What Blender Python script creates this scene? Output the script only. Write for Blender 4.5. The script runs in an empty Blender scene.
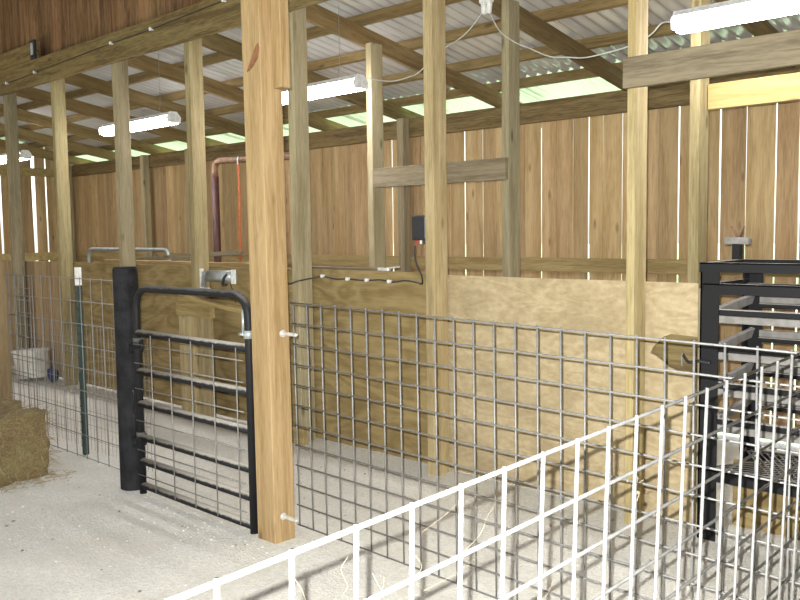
import bpy, bmesh, math, random
from mathutils import Vector, Matrix, noise
random.seed(7)
SC = bpy.context.scene
COL = SC.collection
PI = math.pi

# ------------------------------------------------------------------ materials
def new_mat(name):
    m = bpy.data.materials.new(name); m.use_nodes = True
    nt = m.node_tree; nt.nodes.clear()
    out = nt.nodes.new('ShaderNodeOutputMaterial')
    b = nt.nodes.new('ShaderNodeBsdfPrincipled')
    nt.links.new(b.outputs[0], out.inputs[0])
    return m, nt, b

def N(nt, typ, **kw):
    n = nt.nodes.new(typ)
    for k, v in kw.items():
        if k.startswith('i_'):
            key = k[2:]
            n.inputs[int(key) if key.isdigit() else key.replace('_', ' ')].default_value = v
        else:
            setattr(n, k, v)
    return n

def ramp(nt, stops):
    r = nt.nodes.new('ShaderNodeValToRGB')
    e = r.color_ramp.elements
    e[0].position, e[0].color = stops[0][0], (*stops[0][1], 1)
    e[1].position, e[1].color = stops[-1][0], (*stops[-1][1], 1)
    for p, c in stops[1:-1]:
        k = e.new(p); k.color = (*c, 1)
    return r

def mixc(nt, a, b, fac, mode='MIX'):
    m = nt.nodes.new('ShaderNodeMix'); m.data_type = 'RGBA'; m.blend_type = mode
    for s, v in ((m.inputs[6], a), (m.inputs[7], b), (m.inputs[0], fac)):
        if hasattr(v, 'links') or isinstance(v, bpy.types.NodeSocket): nt.links.new(v, s)
        elif isinstance(v, tuple): s.default_value = (*v, 1)
        else: s.default_value = v
    return m.outputs[2]

def wood(name, light, dark, axis='Z', islands=False, knot=0.75, contrast=1.0, vary=0.25, grain=1.0, stain=(0.5, 0.42, 0.3), stain_amt=0.35):
    """sawn timber with the grain along one local axis"""
    m, nt, b = new_mat(name)
    L = nt.links.new
    tc = N(nt, 'ShaderNodeTexCoord')
    if islands:
        rnd = N(nt, 'ShaderNodeNewGeometry').outputs['Random Per Island']
    else:
        rnd = N(nt, 'ShaderNodeObjectInfo').outputs['Random']
    off = N(nt, 'ShaderNodeVectorMath', operation='SCALE'); off.inputs[0].default_value = (13.1, 7.7, 31.3)
    L(rnd, off.inputs['Scale'])
    add = N(nt, 'ShaderNodeVectorMath', operation='ADD')
    L(tc.outputs['Object'], add.inputs[0]); L(off.outputs[0], add.inputs[1])
    def mapped(along, across):
        mp = N(nt, 'ShaderNodeMapping')
        s = [across] * 3; s['XYZ'.index(axis)] = along
        mp.inputs['Scale'].default_value = s
        L(add.outputs[0], mp.inputs[0]); return mp.outputs[0]
    n1 = N(nt, 'ShaderNodeTexNoise', i_Scale=1.0, i_Detail=6.0, i_Roughness=0.62, i_Distortion=0.35)
    L(mapped(1.1 * grain, 16 * grain), n1.inputs['Vector'])
    n2 = N(nt, 'ShaderNodeTexNoise', i_Scale=1.0, i_Detail=3.0, i_Roughness=0.6)
    L(mapped(9 * grain, 110 * grain), n2.inputs['Vector'])
    ad = N(nt, 'ShaderNodeMath', operation='MULTIPLY_ADD'); ad.inputs[1].default_value = 0.6
    L(n2.outputs[0], ad.inputs[0]); L(n1.outputs[0], ad.inputs[2])
    c = 0.16 / contrast
    r = ramp(nt, [(max(0.0, 0.79 - c), dark), (min(1.0, 0.79 + c), light)])
    L(ad.outputs[0], r.inputs[0])
    n3 = N(nt, 'ShaderNodeTexNoise', i_Scale=1.0, i_Detail=4.0)
    L(mapped(1.6, 5), n3.inputs['Vector'])
    r3 = ramp(nt, [(0.48, (0, 0, 0)), (0.72, (1, 1, 1))]); L(n3.outputs[0], r3.inputs[0])
    sm = N(nt, 'ShaderNodeMath', operation='MULTIPLY'); sm.inputs[1].default_value = stain_amt
    L(r3.outputs[0], sm.inputs[0])
    col = mixc(nt, r.outputs[0], tuple(d * s * 1.6 for d, s in zip(light, stain)), sm.outputs[0])
    if knot:
        v = N(nt, 'ShaderNodeTexVoronoi', i_Scale=1.0)
        L(mapped(2.2, 6.5), v.inputs['Vector'])
        kr = ramp(nt, [(0.05, (1, 1, 1)), (0.13, (0, 0, 0))]); L(v.outputs['Distance'], kr.inputs[0])
        km = N(nt, 'ShaderNodeMath', operation='MULTIPLY'); km.inputs[1].default_value = knot
        L(kr.outputs[0], km.inputs[0])
        col = mixc(nt, col, tuple(x * 0.38 for x in dark), km.outputs[0])
    hv = N(nt, 'ShaderNodeHueSaturation')
    mr = N(nt, 'ShaderNodeMapRange', i_3=1 - vary, i_4=1 + vary); L(rnd, mr.inputs[0]); L(mr.outputs[0], hv.inputs['Value'])
    wn = N(nt, 'ShaderNodeTexWhiteNoise', noise_dimensions='1D'); L(rnd, wn.inputs['W'])
    mr2 = N(nt, 'ShaderNodeMapRange', i_3=0.5 - vary * .03, i_4=0.5 + vary * .03); L(wn.outputs[0], mr2.inputs[0]); L(mr2.outputs[0], hv.inputs['Hue'])
    L(col, hv.inputs['Color'])
    L(hv.outputs[0], b.inputs['Base Color'])
    b.inputs['Roughness'].default_value = 0.8
    b.inputs['Specular IOR Level'].default_value = 0.25
    bp = N(nt, 'ShaderNodeBump', i_Strength=0.25, i_Distance=0.004)
    L(ad.outputs[0], bp.inputs['Height']); L(bp.outputs[0], b.inputs['Normal'])
    return m

def plywood(name, light, dark, plane='XZ', scale=1.0, contrast=1.0, chips=False):
    """rotary-cut veneer: stretched, swirling figure"""
    m, nt, b = new_mat(name); L = nt.links.new
    tc = N(nt, 'ShaderNodeTexCoord')
    rnd = N(nt, 'ShaderNodeObjectInfo').outputs['Random']
    off = N(nt, 'ShaderNodeVectorMath', operation='SCALE'); off.inputs[0].default_value = (17.1, 3.7, 11.3)
    L(rnd, off.inputs['Scale'])
    add = N(nt, 'ShaderNodeVectorMath', operation='ADD')
    L(tc.outputs['Object'], add.inputs[0]); L(off.outputs[0], add.inputs[1])
    mp = N(nt, 'ShaderNodeMapping'); mp.inputs['Scale'].default_value = (1.3 * scale, 1.0, 4.2 * scale)
    L(add.outputs[0], mp.inputs[0])
    n1 = N(nt, 'ShaderNodeTexNoise', i_Scale=1.0, i_Detail=2.5, i_Roughness=0.5, i_Distortion=0.8)
    L(mp.outputs[0], n1.inputs['Vector'])
    mul = N(nt, 'ShaderNodeMath', operation='MULTIPLY'); mul.inputs[1].default_value = 11.0
    L(n1.outputs[0], mul.inputs[0])
    fr = N(nt, 'ShaderNodeMath', operation='PINGPONG'); fr.inputs[1].default_value = 1.0
    L(mul.outputs[0], fr.inputs[0])
    n2 = N(nt, 'ShaderNodeTexNoise', i_Scale=1.0, i_Detail=5.0, i_Roughness=0.65)
    mp2 = N(nt, 'ShaderNodeMapping'); mp2.inputs['Scale'].default_value = (6, 6, 45) if not chips else (26, 26, 40)
    L(add.outputs[0], mp2.inputs[0]); L(mp2.outputs[0], n2.inputs['Vector'])
    ad = N(nt, 'ShaderNodeMath', operation='MULTIPLY_ADD'); ad.inputs[1].default_value = 0.45 * contrast
    L(fr.outputs[0], ad.inputs[0]); L(n2.outputs[0], ad.inputs[2])
    r = ramp(nt, [(0.35, dark), (0.95, light)]); L(ad.outputs[0], r.inputs[0])
    n3 = N(nt, 'ShaderNodeTexNoise', i_Scale=3.0, i_Detail=5.0); L(add.outputs[0], n3.inputs['Vector'])
    r3 = ramp(nt, [(0.5, (0, 0, 0)), (0.75, (1, 1, 1))]); L(n3.outputs[0], r3.inputs[0])
    sm = N(nt, 'ShaderNodeMath', operation='MULTIPLY'); sm.inputs[1].default_value = 0.45; L(r3.outputs[0], sm.inputs[0])
    col = mixc(nt, r.outputs[0], tuple(x * 0.62 for x in dark), sm.outputs[0])
    L(col, b.inputs['Base Color'])
    b.inputs['Roughness'].default_value = 0.8; b.inputs['Specular IOR Level'].default_value = 0.2
    bp = N(nt, 'ShaderNodeBump', i_Strength=0.15, i_Distance=0.003); L(n2.outputs[0], bp.inputs['Height']); L(bp.outputs[0], b.inputs['Normal'])
    return m

def plain(name, c, rough=0.6, metal=0.0, c2=None, scale=30, bump=0.1):
    m, nt, b = new_mat(name); L = nt.links.new
    tc = N(nt, 'ShaderNodeTexCoord')
    n = N(nt, 'ShaderNodeTexNoise', i_Scale=float(scale), i_Detail=5.0, i_Roughness=0.6); L(tc.outputs['Object'], n.inputs['Vector'])
    c2 = c2 or tuple(x * 0.75 for x in c)
    r = ramp(nt, [(0.38, c2), (0.62, c)]); L(n.outputs[0], r.inputs[0]); L(r.outputs[0], b.inputs['Base Color'])
    b.inputs['Roughness'].default_value = rough; b.inputs['Metallic'].default_value = metal
    bp = N(nt, 'ShaderNodeBump', i_Strength=bump, i_Distance=0.002); L(n.outputs[0], bp.inputs['Height']); L(bp.outputs[0], b.inputs['Normal'])
    return m

def dusty(name, c, dust, amount=0.8):
    """painted pipe or angle iron; settled dust lies on faces that look up"""
    m, nt, b = new_mat(name); L = nt.links.new
    tc = N(nt, 'ShaderNodeTexCoord'); g = N(nt, 'ShaderNodeNewGeometry')
    sep = N(nt, 'ShaderNodeSeparateXYZ'); L(g.outputs['Normal'], sep.inputs[0])
    n = N(nt, 'ShaderNodeTexNoise', i_Scale=14.0, i_Detail=6.0, i_Roughness=0.65); L(tc.outputs['Object'], n.inputs['Vector'])
    ad = N(nt, 'ShaderNodeMath', operation='ADD'); L(sep.outputs[2], ad.inputs[0]); L(n.outputs[0], ad.inputs[1])
    r = ramp(nt, [(0.95, (0, 0, 0)), (1.0, (1, 1, 1))]); 
    sc = N(nt, 'ShaderNodeMapRange', i_1=0.72, i_2=1.1, i_3=0.0, i_4=amount); L(ad.outputs[0], sc.inputs[0])
    col = mixc(nt, c, dust, sc.outputs[0])
    L(col, b.inputs['Base Color']); b.inputs['Roughness'].default_value = 0.55; b.inputs['Specular IOR Level'].default_value = 0.2
    return m

def emit(name, c, s):
    m = bpy.data.materials.new(name); m.use_nodes = True
    nt = m.node_tree; nt.nodes.clear()
    o = nt.nodes.new('ShaderNodeOutputMaterial'); e = nt.nodes.new('ShaderNodeEmission')
    e.inputs[0].default_value = (*c, 1); e.inputs[1].default_value = s
    nt.links.new(e.outputs[0], o.inputs[0]); return m

PINE_L, PINE_D = (0.66, 0.48, 0.235), (0.47, 0.32, 0.135)
M = {}
M['post'] = wood('treated_pine_upright', (0.385, 0.315, 0.165), (0.23, 0.18, 0.085), 'Z')
M['gatepost'] = wood('fresh_pine_upright', (0.37, 0.26, 0.13), (0.23, 0.15, 0.062), 'Z', knot=0.7, contrast=0.9, vary=0.0, stain_amt=0.2)
M['greypost'] = wood('weathered_pine_upright', (0.34, 0.29, 0.18), (0.21, 0.175, 0.1), 'Z')
M['length'] = wood('treated_pine_lengthwise', (0.42, 0.32, 0.145), (0.26, 0.185, 0.075), 'X')
M['beam'] = wood('brown_stained_beam', (0.25, 0.19, 0.08), (0.115, 0.08, 0.032), 'X', contrast=1.3)
M['rafter'] = wood('treated_pine_rafter', (0.22, 0.16, 0.07), (0.12, 0.082, 0.032), 'X')
M['greyboard'] = wood('weathered_grey_board', (0.215, 0.18, 0.115), (0.12, 0.098, 0.06), 'X', knot=0.5, contrast=1.2)
M['yellow'] = wood('new_yellow_pine', (0.36, 0.265, 0.11), (0.27, 0.19, 0.07), 'X', stain_amt=0.15)
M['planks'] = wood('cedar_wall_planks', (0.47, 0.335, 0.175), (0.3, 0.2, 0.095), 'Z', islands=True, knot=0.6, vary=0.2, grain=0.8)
M['darkpost'] = wood('brown_fence_post', (0.20, 0.15, 0.075), (0.11, 0.08, 0.038), 'Z')
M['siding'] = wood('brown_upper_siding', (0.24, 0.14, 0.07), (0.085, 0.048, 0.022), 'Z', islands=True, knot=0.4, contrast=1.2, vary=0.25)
M['oldplanks'] = wood('grey_brown_partition_planks', (0.36, 0.26, 0.15), (0.22, 0.15, 0.08), 'Z', islands=True, knot=0.7)
M['ply'] = plywood('treated_plywood', (0.3, 0.225, 0.1), (0.175, 0.12, 0.046))
M['osb'] = plywood('bare_tan_plywood', (0.48, 0.39, 0.24), (0.31, 0.24, 0.13), scale=1.8, contrast=0.6, chips=True)
M['galv'] = plain('galvanised_wire', (0.23, 0.228, 0.215), 0.5, 0.25, scale=60)
M['galv_dull'] = plain('dull_galvanised_wire', (0.24, 0.235, 0.21), 0.55, 0.2, scale=60)
M['galvpipe'] = plain('galvanised_pipe', (0.42, 0.46, 0.44), 0.4, 0.5, scale=20)
M['bolt'] = plain('zinc_plated_steel', (0.66, 0.65, 0.60), 0.4, 0.4, scale=50)
M['blackpipe'] = dusty('black_gate_paint', (0.012, 0.012, 0.013), (0.36, 0.335, 0.28), 0.9)
M['blackframe'] = dusty('black_gate_frame_paint', (0.012, 0.012, 0.013), (0.20, 0.19, 0.17), 0.5)
M['blackpost'] = plain('black_pipe_post', (0.02, 0.02, 0.022), 0.7, 0, (0.009, 0.009, 0.010), 12); M['blackpost'].node_tree.nodes['Principled BSDF'].inputs['Specular IOR Level'].default_value = 0.15
M['blackiron'] = dusty('black_angle_iron', (0.011, 0.011, 0.012), (0.38, 0.36, 0.32), 0.9)
M['plastic'] = plain('black_plastic', (0.025, 0.027, 0.03), 0.45)
M['cablem'] = plain('black_cable_sheath', (0.02, 0.02, 0.02), 0.5)
M['white'] = plain('white_enamel', (0.80, 0.80, 0.78), 0.45)
M['whitecord'] = plain('white_cord_sheath', (0.50, 0.50, 0.46), 0.5)
M['whiteplastic'] = plain('white_bin_plastic', (0.70, 0.68, 0.60), 0.5, 0, (0.6, 0.58, 0.5), 8)
M['greenpaint'] = plain('dark_green_paint', (0.025, 0.05, 0.045), 0.5)
M['red'] = plain('red_oxide_pipe', (0.075, 0.022, 0.015), 0.6, 0, (0.05, 0.016, 0.012), 12)
M['rust'] = plain('rusty_pipe_bend', (0.24, 0.14, 0.08), 0.7, 0, (0.15, 0.08, 0.045), 20)
M['orange'] = plain('orange_webbing', (0.50, 0.13, 0.035), 0.6)
M['blue'] = plain('dark_blue_cloth', (0.03, 0.035, 0.10), 0.8)
M['greycloth'] = plain('grey_brown_sacking', (0.22, 0.19, 0.16), 0.9)
M['screen'] = plain('pale_grey_display', (0.45, 0.47, 0.48), 0.3)
M['tube'] = emit('fluorescent_tube_glow', (1.0, 0.96, 1.0), 19.0)
M['grass'] = plain('sunlit_grass', (0.32, 0.46, 0.27), 0.9, 0, (0.23, 0.36, 0.19), 3)
M['straw'] = plain('straw_stalks', (0.33, 0.26, 0.125), 0.7, 0, (0.22, 0.155, 0.07), 40)
M['web'] = plain('pale_hay_stalk', (0.16, 0.13, 0.08), 0.7)
M['redbit'] = plain('red_wire_lead', (0.6, 0.05, 0.04), 0.5)

def hay_mat():
    m, nt, b = new_mat('compressed_hay'); L = nt.links.new
    tc = N(nt, 'ShaderNodeTexCoord')
    mp = N(nt, 'ShaderNodeMapping'); mp.inputs['Scale'].default_value = (30, 45, 90); L(tc.outputs['Object'], mp.inputs[0])
    n = N(nt, 'ShaderNodeTexNoise', i_Scale=1.0, i_Detail=6.0, i_Roughness=0.7, i_Distortion=2.0); L(mp.outputs[0], n.inputs['Vector'])
    r = ramp(nt, [(0.3, (0.12, 0.085, 0.035)), (0.5, (0.165, 0.12, 0.052)), (0.72, (0.27, 0.205, 0.095))]); L(n.outputs[0], r.inputs[0])
    n2 = N(nt, 'ShaderNodeTexNoise', i_Scale=5.0, i_Detail=3.0); L(tc.outputs['Object'], n2.inputs['Vector'])
    r2 = ramp(nt, [(0.45, (0, 0, 0)), (0.65, (1, 1, 1))]); L(n2.outputs[0], r2.inputs[0])
    f = N(nt, 'ShaderNodeMath', operation='MULTIPLY'); f.inputs[1].default_value = 0.4; L(r2.outputs[0], f.inputs[0])
    L(mixc(nt, r.outputs[0], (0.26, 0.27, 0.10), f.outputs[0]), b.inputs['Base Color'])
    b.inputs['Roughness'].default_value = 0.95
    bp = N(nt, 'ShaderNodeBump', i_Strength=0.8, i_Distance=0.01); L(n.outputs[0], bp.inputs['Height']); L(bp.outputs[0], b.inputs['Normal'])
    return m
M['hay'] = hay_mat()

def gravel_mat():
    m, nt, b = new_mat('crushed_limestone'); L = nt.links.new
    tc = N(nt, 'ShaderNodeTexCoord')
    v = N(nt, 'ShaderNodeTexVoronoi', i_Scale=75.0); L(tc.outputs['Object'], v.inputs['Vector'])
    n = N(nt, 'ShaderNodeTexNoise', i_Scale=230.0, i_Detail=4.0); L(tc.outputs['Object'], n.inputs['Vector'])
    n2 = N(nt, 'ShaderNodeTexNoise', i_Scale=2.2, i_Detail=8.0, i_Roughness=0.7); L(tc.outputs['Object'], n2.inputs['Vector'])
    sep = N(nt, 'ShaderNodeSeparateColor'); L(v.outputs['Color'], sep.inputs[0])
    mix = N(nt, 'ShaderNodeMath', operation='MULTIPLY_ADD'); mix.inputs[1].default_value = 0.3
    L(sep.outputs[0], mix.inputs[0]); L(n.outputs[0], mix.inputs[2])
    r = ramp(nt, [(0.35, (0.54, 0.53, 0.455)), (0.62, (0.66, 0.65, 0.57)), (0.85, (0.76, 0.75, 0.67))]); L(mix.outputs[0], r.inputs[0])
    r2 = ramp(nt, [(0.40, (0, 0, 0)), (0.68, (1, 1, 1))]); L(n2.outputs[0], r2.inputs[0])
    f = N(nt, 'ShaderNodeMath', operation='MULTIPLY'); f.inputs[1].default_value = 0.5; L(r2.outputs[0], f.inputs[0])
    col = mixc(nt, r.outputs[0], (0.62, 0.575, 0.48), f.outputs[0])
    L(col, b.inputs['Base Color']); b.inputs['Roughness'].default_value = 0.95; b.inputs['Specular IOR Level'].default_value = 0.1
    ad = N(nt, 'ShaderNodeMath', operation='ADD'); L(v.outputs['Distance'], ad.inputs[0]); L(n.outputs[0], ad.inputs[1])
    bp = N(nt, 'ShaderNodeBump', i_Strength=0.45, i_Distance=0.006); L(ad.outputs[0], bp.inputs['Height']); L(bp.outputs[0], b.inputs['Normal'])
    return m
M['gravel'] = gravel_mat()

def roof_mat():
    m, nt, b = new_mat('ribbed_roof_sheet'); L = nt.links.new
    tc = N(nt, 'ShaderNodeTexCoord')
    n = N(nt, 'ShaderNodeTexNoise', i_Scale=2.0, i_Detail=4.0); L(tc.outputs['Object'], n.inputs['Vector'])
    r = ramp(nt, [(0.35, (0.58, 0.57, 0.56)), (0.7, (0.70, 0.69, 0.68))]); L(n.outputs[0], r.inputs[0]); L(r.outputs[0], b.inputs['Base Color'])
    b.inputs['Metallic'].default_value = 0.45; b.inputs['Roughness'].default_value = 0.20
    return m
M['roof'] = roof_mat()

# ------------------------------------------------------------------ mesh helpers
def add_box(bm, c, s, rot=None, bev=0.0):
    v = bmesh.ops.create_cube(bm, size=1)['verts']
    bmesh.ops.scale(bm, vec=s, verts=v)
    if bev:
        es = list({e for q in v for e in q.link_edges})
        res = bmesh.ops.bevel(bm, geom=es, offset=bev, segments=1, affect='EDGES')
        v = list({q for f in res['faces'] for q in f.verts} | {q for q in v if q.is_valid})
    if rot is not None: bmesh.ops.rotate(bm, cent=(0, 0, 0), matrix=rot, verts=v)
    bmesh.ops.translate(bm, vec=c, verts=v)
    return v

def add_tube(bm, pts, r, seg=8, cap=True):
    pts = [Vector(p) for p in pts]
    rings = []; up = None
    for i, p in enumerate(pts):
        a = pts[max(i - 1, 0)]; c = pts[min(i + 1, len(pts) - 1)]
        t = (c - a).normalized()
        if up is None:
            up = Vector((0, 0, 1)) if abs(t.z) < 0.9 else Vector((1, 0, 0))
        n = t.cross(up)
        if n.length < 1e-4: n = t.cross(Vector((0, 1, 0)))
        n.normalize(); bi = n.cross(t).normalized(); up = bi
        rr = r[i] if isinstance(r, (list, tuple)) else r
        rings.append([bm.verts.new(p + (n * math.cos(2 * PI * k / seg) + bi * math.sin(2 * PI * k / seg)) * rr) for k in range(seg)])
    for a, b in zip(rings, rings[1:]):
        for k in range(seg):
            bm.faces.new((a[k], a[(k + 1) % seg], b[(k + 1) % seg], b[k]))
    if cap:
        bm.faces.new(rings[0][::-1]); bm.faces.new(rings[-1])

def obj(name, bm, mat, parent=None, loc=None, smooth=False):
    bmesh.ops.recalc_face_normals(bm, faces=bm.faces[:])
    me = bpy.data.meshes.new(name); bm.to_mesh(me); bm.free()
    for m in (mat if isinstance(mat, (list, tuple)) else [mat]): me.materials.append(m)
    if smooth:
        for p in me.polygons: p.use_smooth = True
    o = bpy.data.objects.new(name, me); COL.objects.link(o)
    if loc is not None: o.location = loc
    if parent is not None: o.parent = parent
    return o

def tag(o, label, cat, group=None):
    o['label'] = label; o['category'] = cat
    if group: o['group'] = group
    return o

def thing(name, label, cat, loc=(0, 0, 0), group=None):
    o = bpy.data.objects.new(name, None); COL.objects.link(o)
    o.location = loc; o.empty_display_size = 0.1
    return tag(o, label, cat, group)

def struct(o):
    o['kind'] = 'structure'; return o

def woff(p):
    v = Vector((0, 0, 0))
    while p is not None: v += Vector(p.location); p = p.parent
    return v

def box_obj(name, lo, hi, mat, parent=None, bev=0.003):
    """axis-aligned timber with its own origin at its base centre"""
    lo, hi = Vector(lo), Vector(hi); c = (lo + hi) / 2; base = Vector((c.x, c.y, lo.z))
    off = woff(parent)
    bm = bmesh.new(); add_box(bm, c - base, hi - lo, bev=bev)
    return obj(name, bm, mat, parent, base - off)

def tube_obj(name, pts, r, mat, parent=None, seg=8):
    pts = [Vector(p) for p in pts]; base = pts[0].copy()
    off = woff(parent)
    bm = bmesh.new(); add_tube(bm, [p - base for p in pts], r, seg)
    return obj(name, bm, mat, parent, base - off, smooth=True)

def bend(pts, rad, n=6):
    """round the corners of a polyline"""
    pts = [Vector(p) for p in pts]; out = [pts[0]]
    for a, b, c in zip(pts, pts[1:], pts[2:]):
        u = (a - b).normalized(); w = (c - b).normalized()
        p0 = b + u * rad; p1 = b + w * rad
        for k in range(n + 1):
            t = k / n
            out.append(p0 * (1 - t) ** 2 + b * 2 * t * (1 - t) + p1 * t * t)
    out.append(pts[-1]); return out

def spline(pts, n=6):
    pts = [Vector(p) for p in pts]; P = [pts[0]] + pts + [pts[-1]]; out = []
    for i in range(1, len(P) - 2):
        for k in range(n):
            t = k / n; a, b, c, d = P[i - 1], P[i], P[i + 1], P[i + 2]
            out.append(0.5 * ((2 * b) + (c - a) * t + (2 * a - 5 * b + 4 * c - d) * t * t + (3 * b - a - 3 * c + d) * t ** 3))
    out.append(pts[-1]); return out

# ------------------------------------------------------------------ floor and ground
def floor_h(x, y):
    h = 0.010 * noise.noise((x * 1.1, y * 1.1, 0)) + 0.007 * noise.noise((x * 4.3, y * 4.3, 3)) + 0.004 * noise.noise((x * 13, y * 13, 5))
    def hump(cx, cy, rx, ry, a): return a * math.exp(-((x - cx) / rx) ** 2 - ((y - cy) / ry) ** 2)
    h += hump(-3.25, 2.5, 0.25, 0.2, 0.012) + hump(-6.2, 2.6, 0.8, 0.35, 0.03) + hump(-4.3, 4.1, 0.9, 0.18, 0.015)
    t = min(1, max(0, (y - 5.5) / 0.9)); h -= 0.12 * t * t * (3 - 2 * t)
    return h
def build_floor():
    bm = bmesh.new()
    xs = [-14 + 0.07 * i for i in range(int(18 / 0.07) + 1)]; ys = [-4 + 0.07 * i for i in range(int(10.62 / 0.07) + 1)]
    g = [[bm.verts.new((x, y, floor_h(x, y))) for x in xs] for y in ys]
    for a, b in zip(g, g[1:]):
        for i in range(len(xs) - 1): bm.faces.new((a[i], a[i + 1], b[i + 1], b[i]))
    struct(obj('floor', bm, M['gravel'], smooth=True))
build_floor()
bm = bmesh.new(); add_box(bm, (0, 0, -0.05), (160, 160, 0.1)); struct(obj('ground', bm, M['grass'], loc=(-5, 6, -0.16)))

# ------------------------------------------------------------------ walls
def plank_wall(name, edges, gaps, lo, hi, fixed, axis, th, mat):
    """edges: board boundaries, gaps[i] = open width at edges[i]"""
    bm = bmesh.new()
    for i in range(len(edges) - 1):
        a = edges[i] + gaps[i] / 2; b = edges[i + 1] - gaps[i + 1] / 2
        if b - a < 0.01: continue
        j = random.uniform(-0.004, 0.004)
        if axis == 'X': v = add_box(bm, ((a + b) / 2, fixed + j, (lo + hi) / 2), (b - a, th, hi - lo))
        else: v = add_box(bm, (fixed + j, (a + b) / 2, (lo + hi) / 2), (th, b - a, hi - lo))
        t = min(0.5, max(gaps[i], gaps[i + 1]) * 12) * random.uniform(-0.02, 0.02)     # boards are not quite parallel
        for q in v:
            if q.co.z > lo + 0.3: q.co['XY'.index(axis)] += t
    return struct(obj(name, bm, mat))

meas = [(-7.53, .006), (-7.31, .004), (-7.14, .009), (-6.96, .004), (-6.78, .011), (-6.53, .008), (-6.21, .022), (-6.0, .003), (-5.8, .005), (-5.57, .003), (-5.40, .002), (-5.22, .024), (-5.0, .010), (-4.84, .006), (-4.67, .003), (-4.51, .011), (-4.33, .015), (-4.17, .005), (-4.0, .007), (-3.84, .030), (-3.7, .003), (-3.52, .009), (-3.36, .002), (-3.2, .006), (-3.02, .018), (-2.83, .003), (-2.68, .021), (-2.48, .007), (-2.26, .018), (-2.09, .017)]
ed = [-13.5]; gp = [0.0]
while ed[-1] < -7.85:
    ed.append(ed[-1] + random.uniform(0.18, 0.3)); gp.append(random.choice([0.0, 0.001, 0.002, 0.003]))
for e, g in meas: ed.append(e); gp.append(g * 0.82)
while ed[-1] < 3.7:
    ed.append(ed[-1] + random.uniform(0.16, 0.21)); gp.append(random.choice([0.004, 0.01, 0.018]))
plank_wall('wall_back', ed, gp, 0.02, 2.688, 6.565, 'X', 0.012, M['planks'])
ed = [4.0]; gp = [0.0]
while ed[-1] < 5.2: ed.append(ed[-1] + 0.16); gp.append(0.004)
for e, g in [(5.41, .035), (5.55, .004), (5.69, .02), (5.80, .003), (5.93, .045), (6.13, .03), (6.27, .006), (6.42, .004), (6.58, 0)]: ed.append(e); gp.append(g)
plank_wall('wall_left', ed, gp, 0.02, 3.0, -13.52, 'Y', 0.012, M['planks'])
ed = [-14.0]; gp = [0.0]
while ed[-1] < 4.0: ed.append(ed[-1] + random.uniform(0.15, 0.33)); gp.append(random.choice([0.0, 0.002, 0.004]))
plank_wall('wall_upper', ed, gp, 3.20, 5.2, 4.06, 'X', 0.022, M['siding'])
# the rest of the barn, behind and beside the photographer
def shell(name, lo, hi, mat):
    lo, hi = Vector(lo), Vector(hi); bm = bmesh.new(); add_box(bm, (lo + hi) / 2, hi - lo); struct(obj(name, bm, mat))
shell('wall_right', (4.0, -4.2, -0.1), (4.04, 6.6, 5.2), M['siding'])
shell('wall_left.001', (-13.56, -4.2, -0.1), (-13.52, 4.0, 5.2), M['siding'])
bm = bmesh.new()       # barn roof over the aisle, with an unseen opening added to brighten the floor
for lo, hi in (((-14, -5.2, 5.2), (4.2, -2.2, 5.24)), ((-14, 1.0, 5.2), (4.2, 4.1, 5.24)), ((-14, -2.2, 5.2), (-11, 1.0, 5.24)), ((1.5, -2.2, 5.2), (4.2, 1.0, 5.24))):
    lo, hi = Vector(lo), Vector(hi); add_box(bm, (lo + hi) / 2, hi - lo)
struct(obj('ceiling.001', bm, M['siding']))
bm = bmesh.new()
for lo, hi in (((-14, -4.24, -0.1), (-7.5, -4.2, 5.2)), ((-1.5, -4.24, -0.1), (4, -4.2, 5.2)), ((-7.5, -4.24, 3.2), (-1.5, -4.2, 5.2))):
    lo, hi = Vector(lo), Vector(hi); add_box(bm, (lo + hi) / 2, hi - lo)
struct(obj('wall_front', bm, M['siding']))

# ------------------------------------------------------------------ lean-to roof
SL = 0.172
def zlow(y): return 3.085 - SL * (y - 4.1)          # underside of the rafters
RD, PH = 0.14, 0.085                                  # rafter depth, purlin depth
def ztop(y): return zlow(y) + RD * math.sqrt(1 + SL * SL)
ang = math.atan(SL)
def build_roof():
    bm = bmesh.new(); prof = []; x = -14.0
    while x < 4.0:      # corrugated sheet
        for k in range(8): prof.append((x + 0.014 * k, 0.011 - 0.011 * math.cos(2 * PI * k / 8)))
        x += 0.112
    y0, y1 = 4.08, 7.35
    rows = []
    for y in (y0, y1):
        rows.append([bm.verts.new((px, y, ztop(y) + PH + dz + 0.002)) for px, dz in prof])
    for a, b in zip(rows[0][:-1], range(len(prof) - 1)):
        bm.faces.new((rows[0][b], rows[0][b + 1], rows[1][b + 1], rows[1][b]))
    return struct(obj('ceiling', bm, M['roof']))
build_roof()

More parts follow.
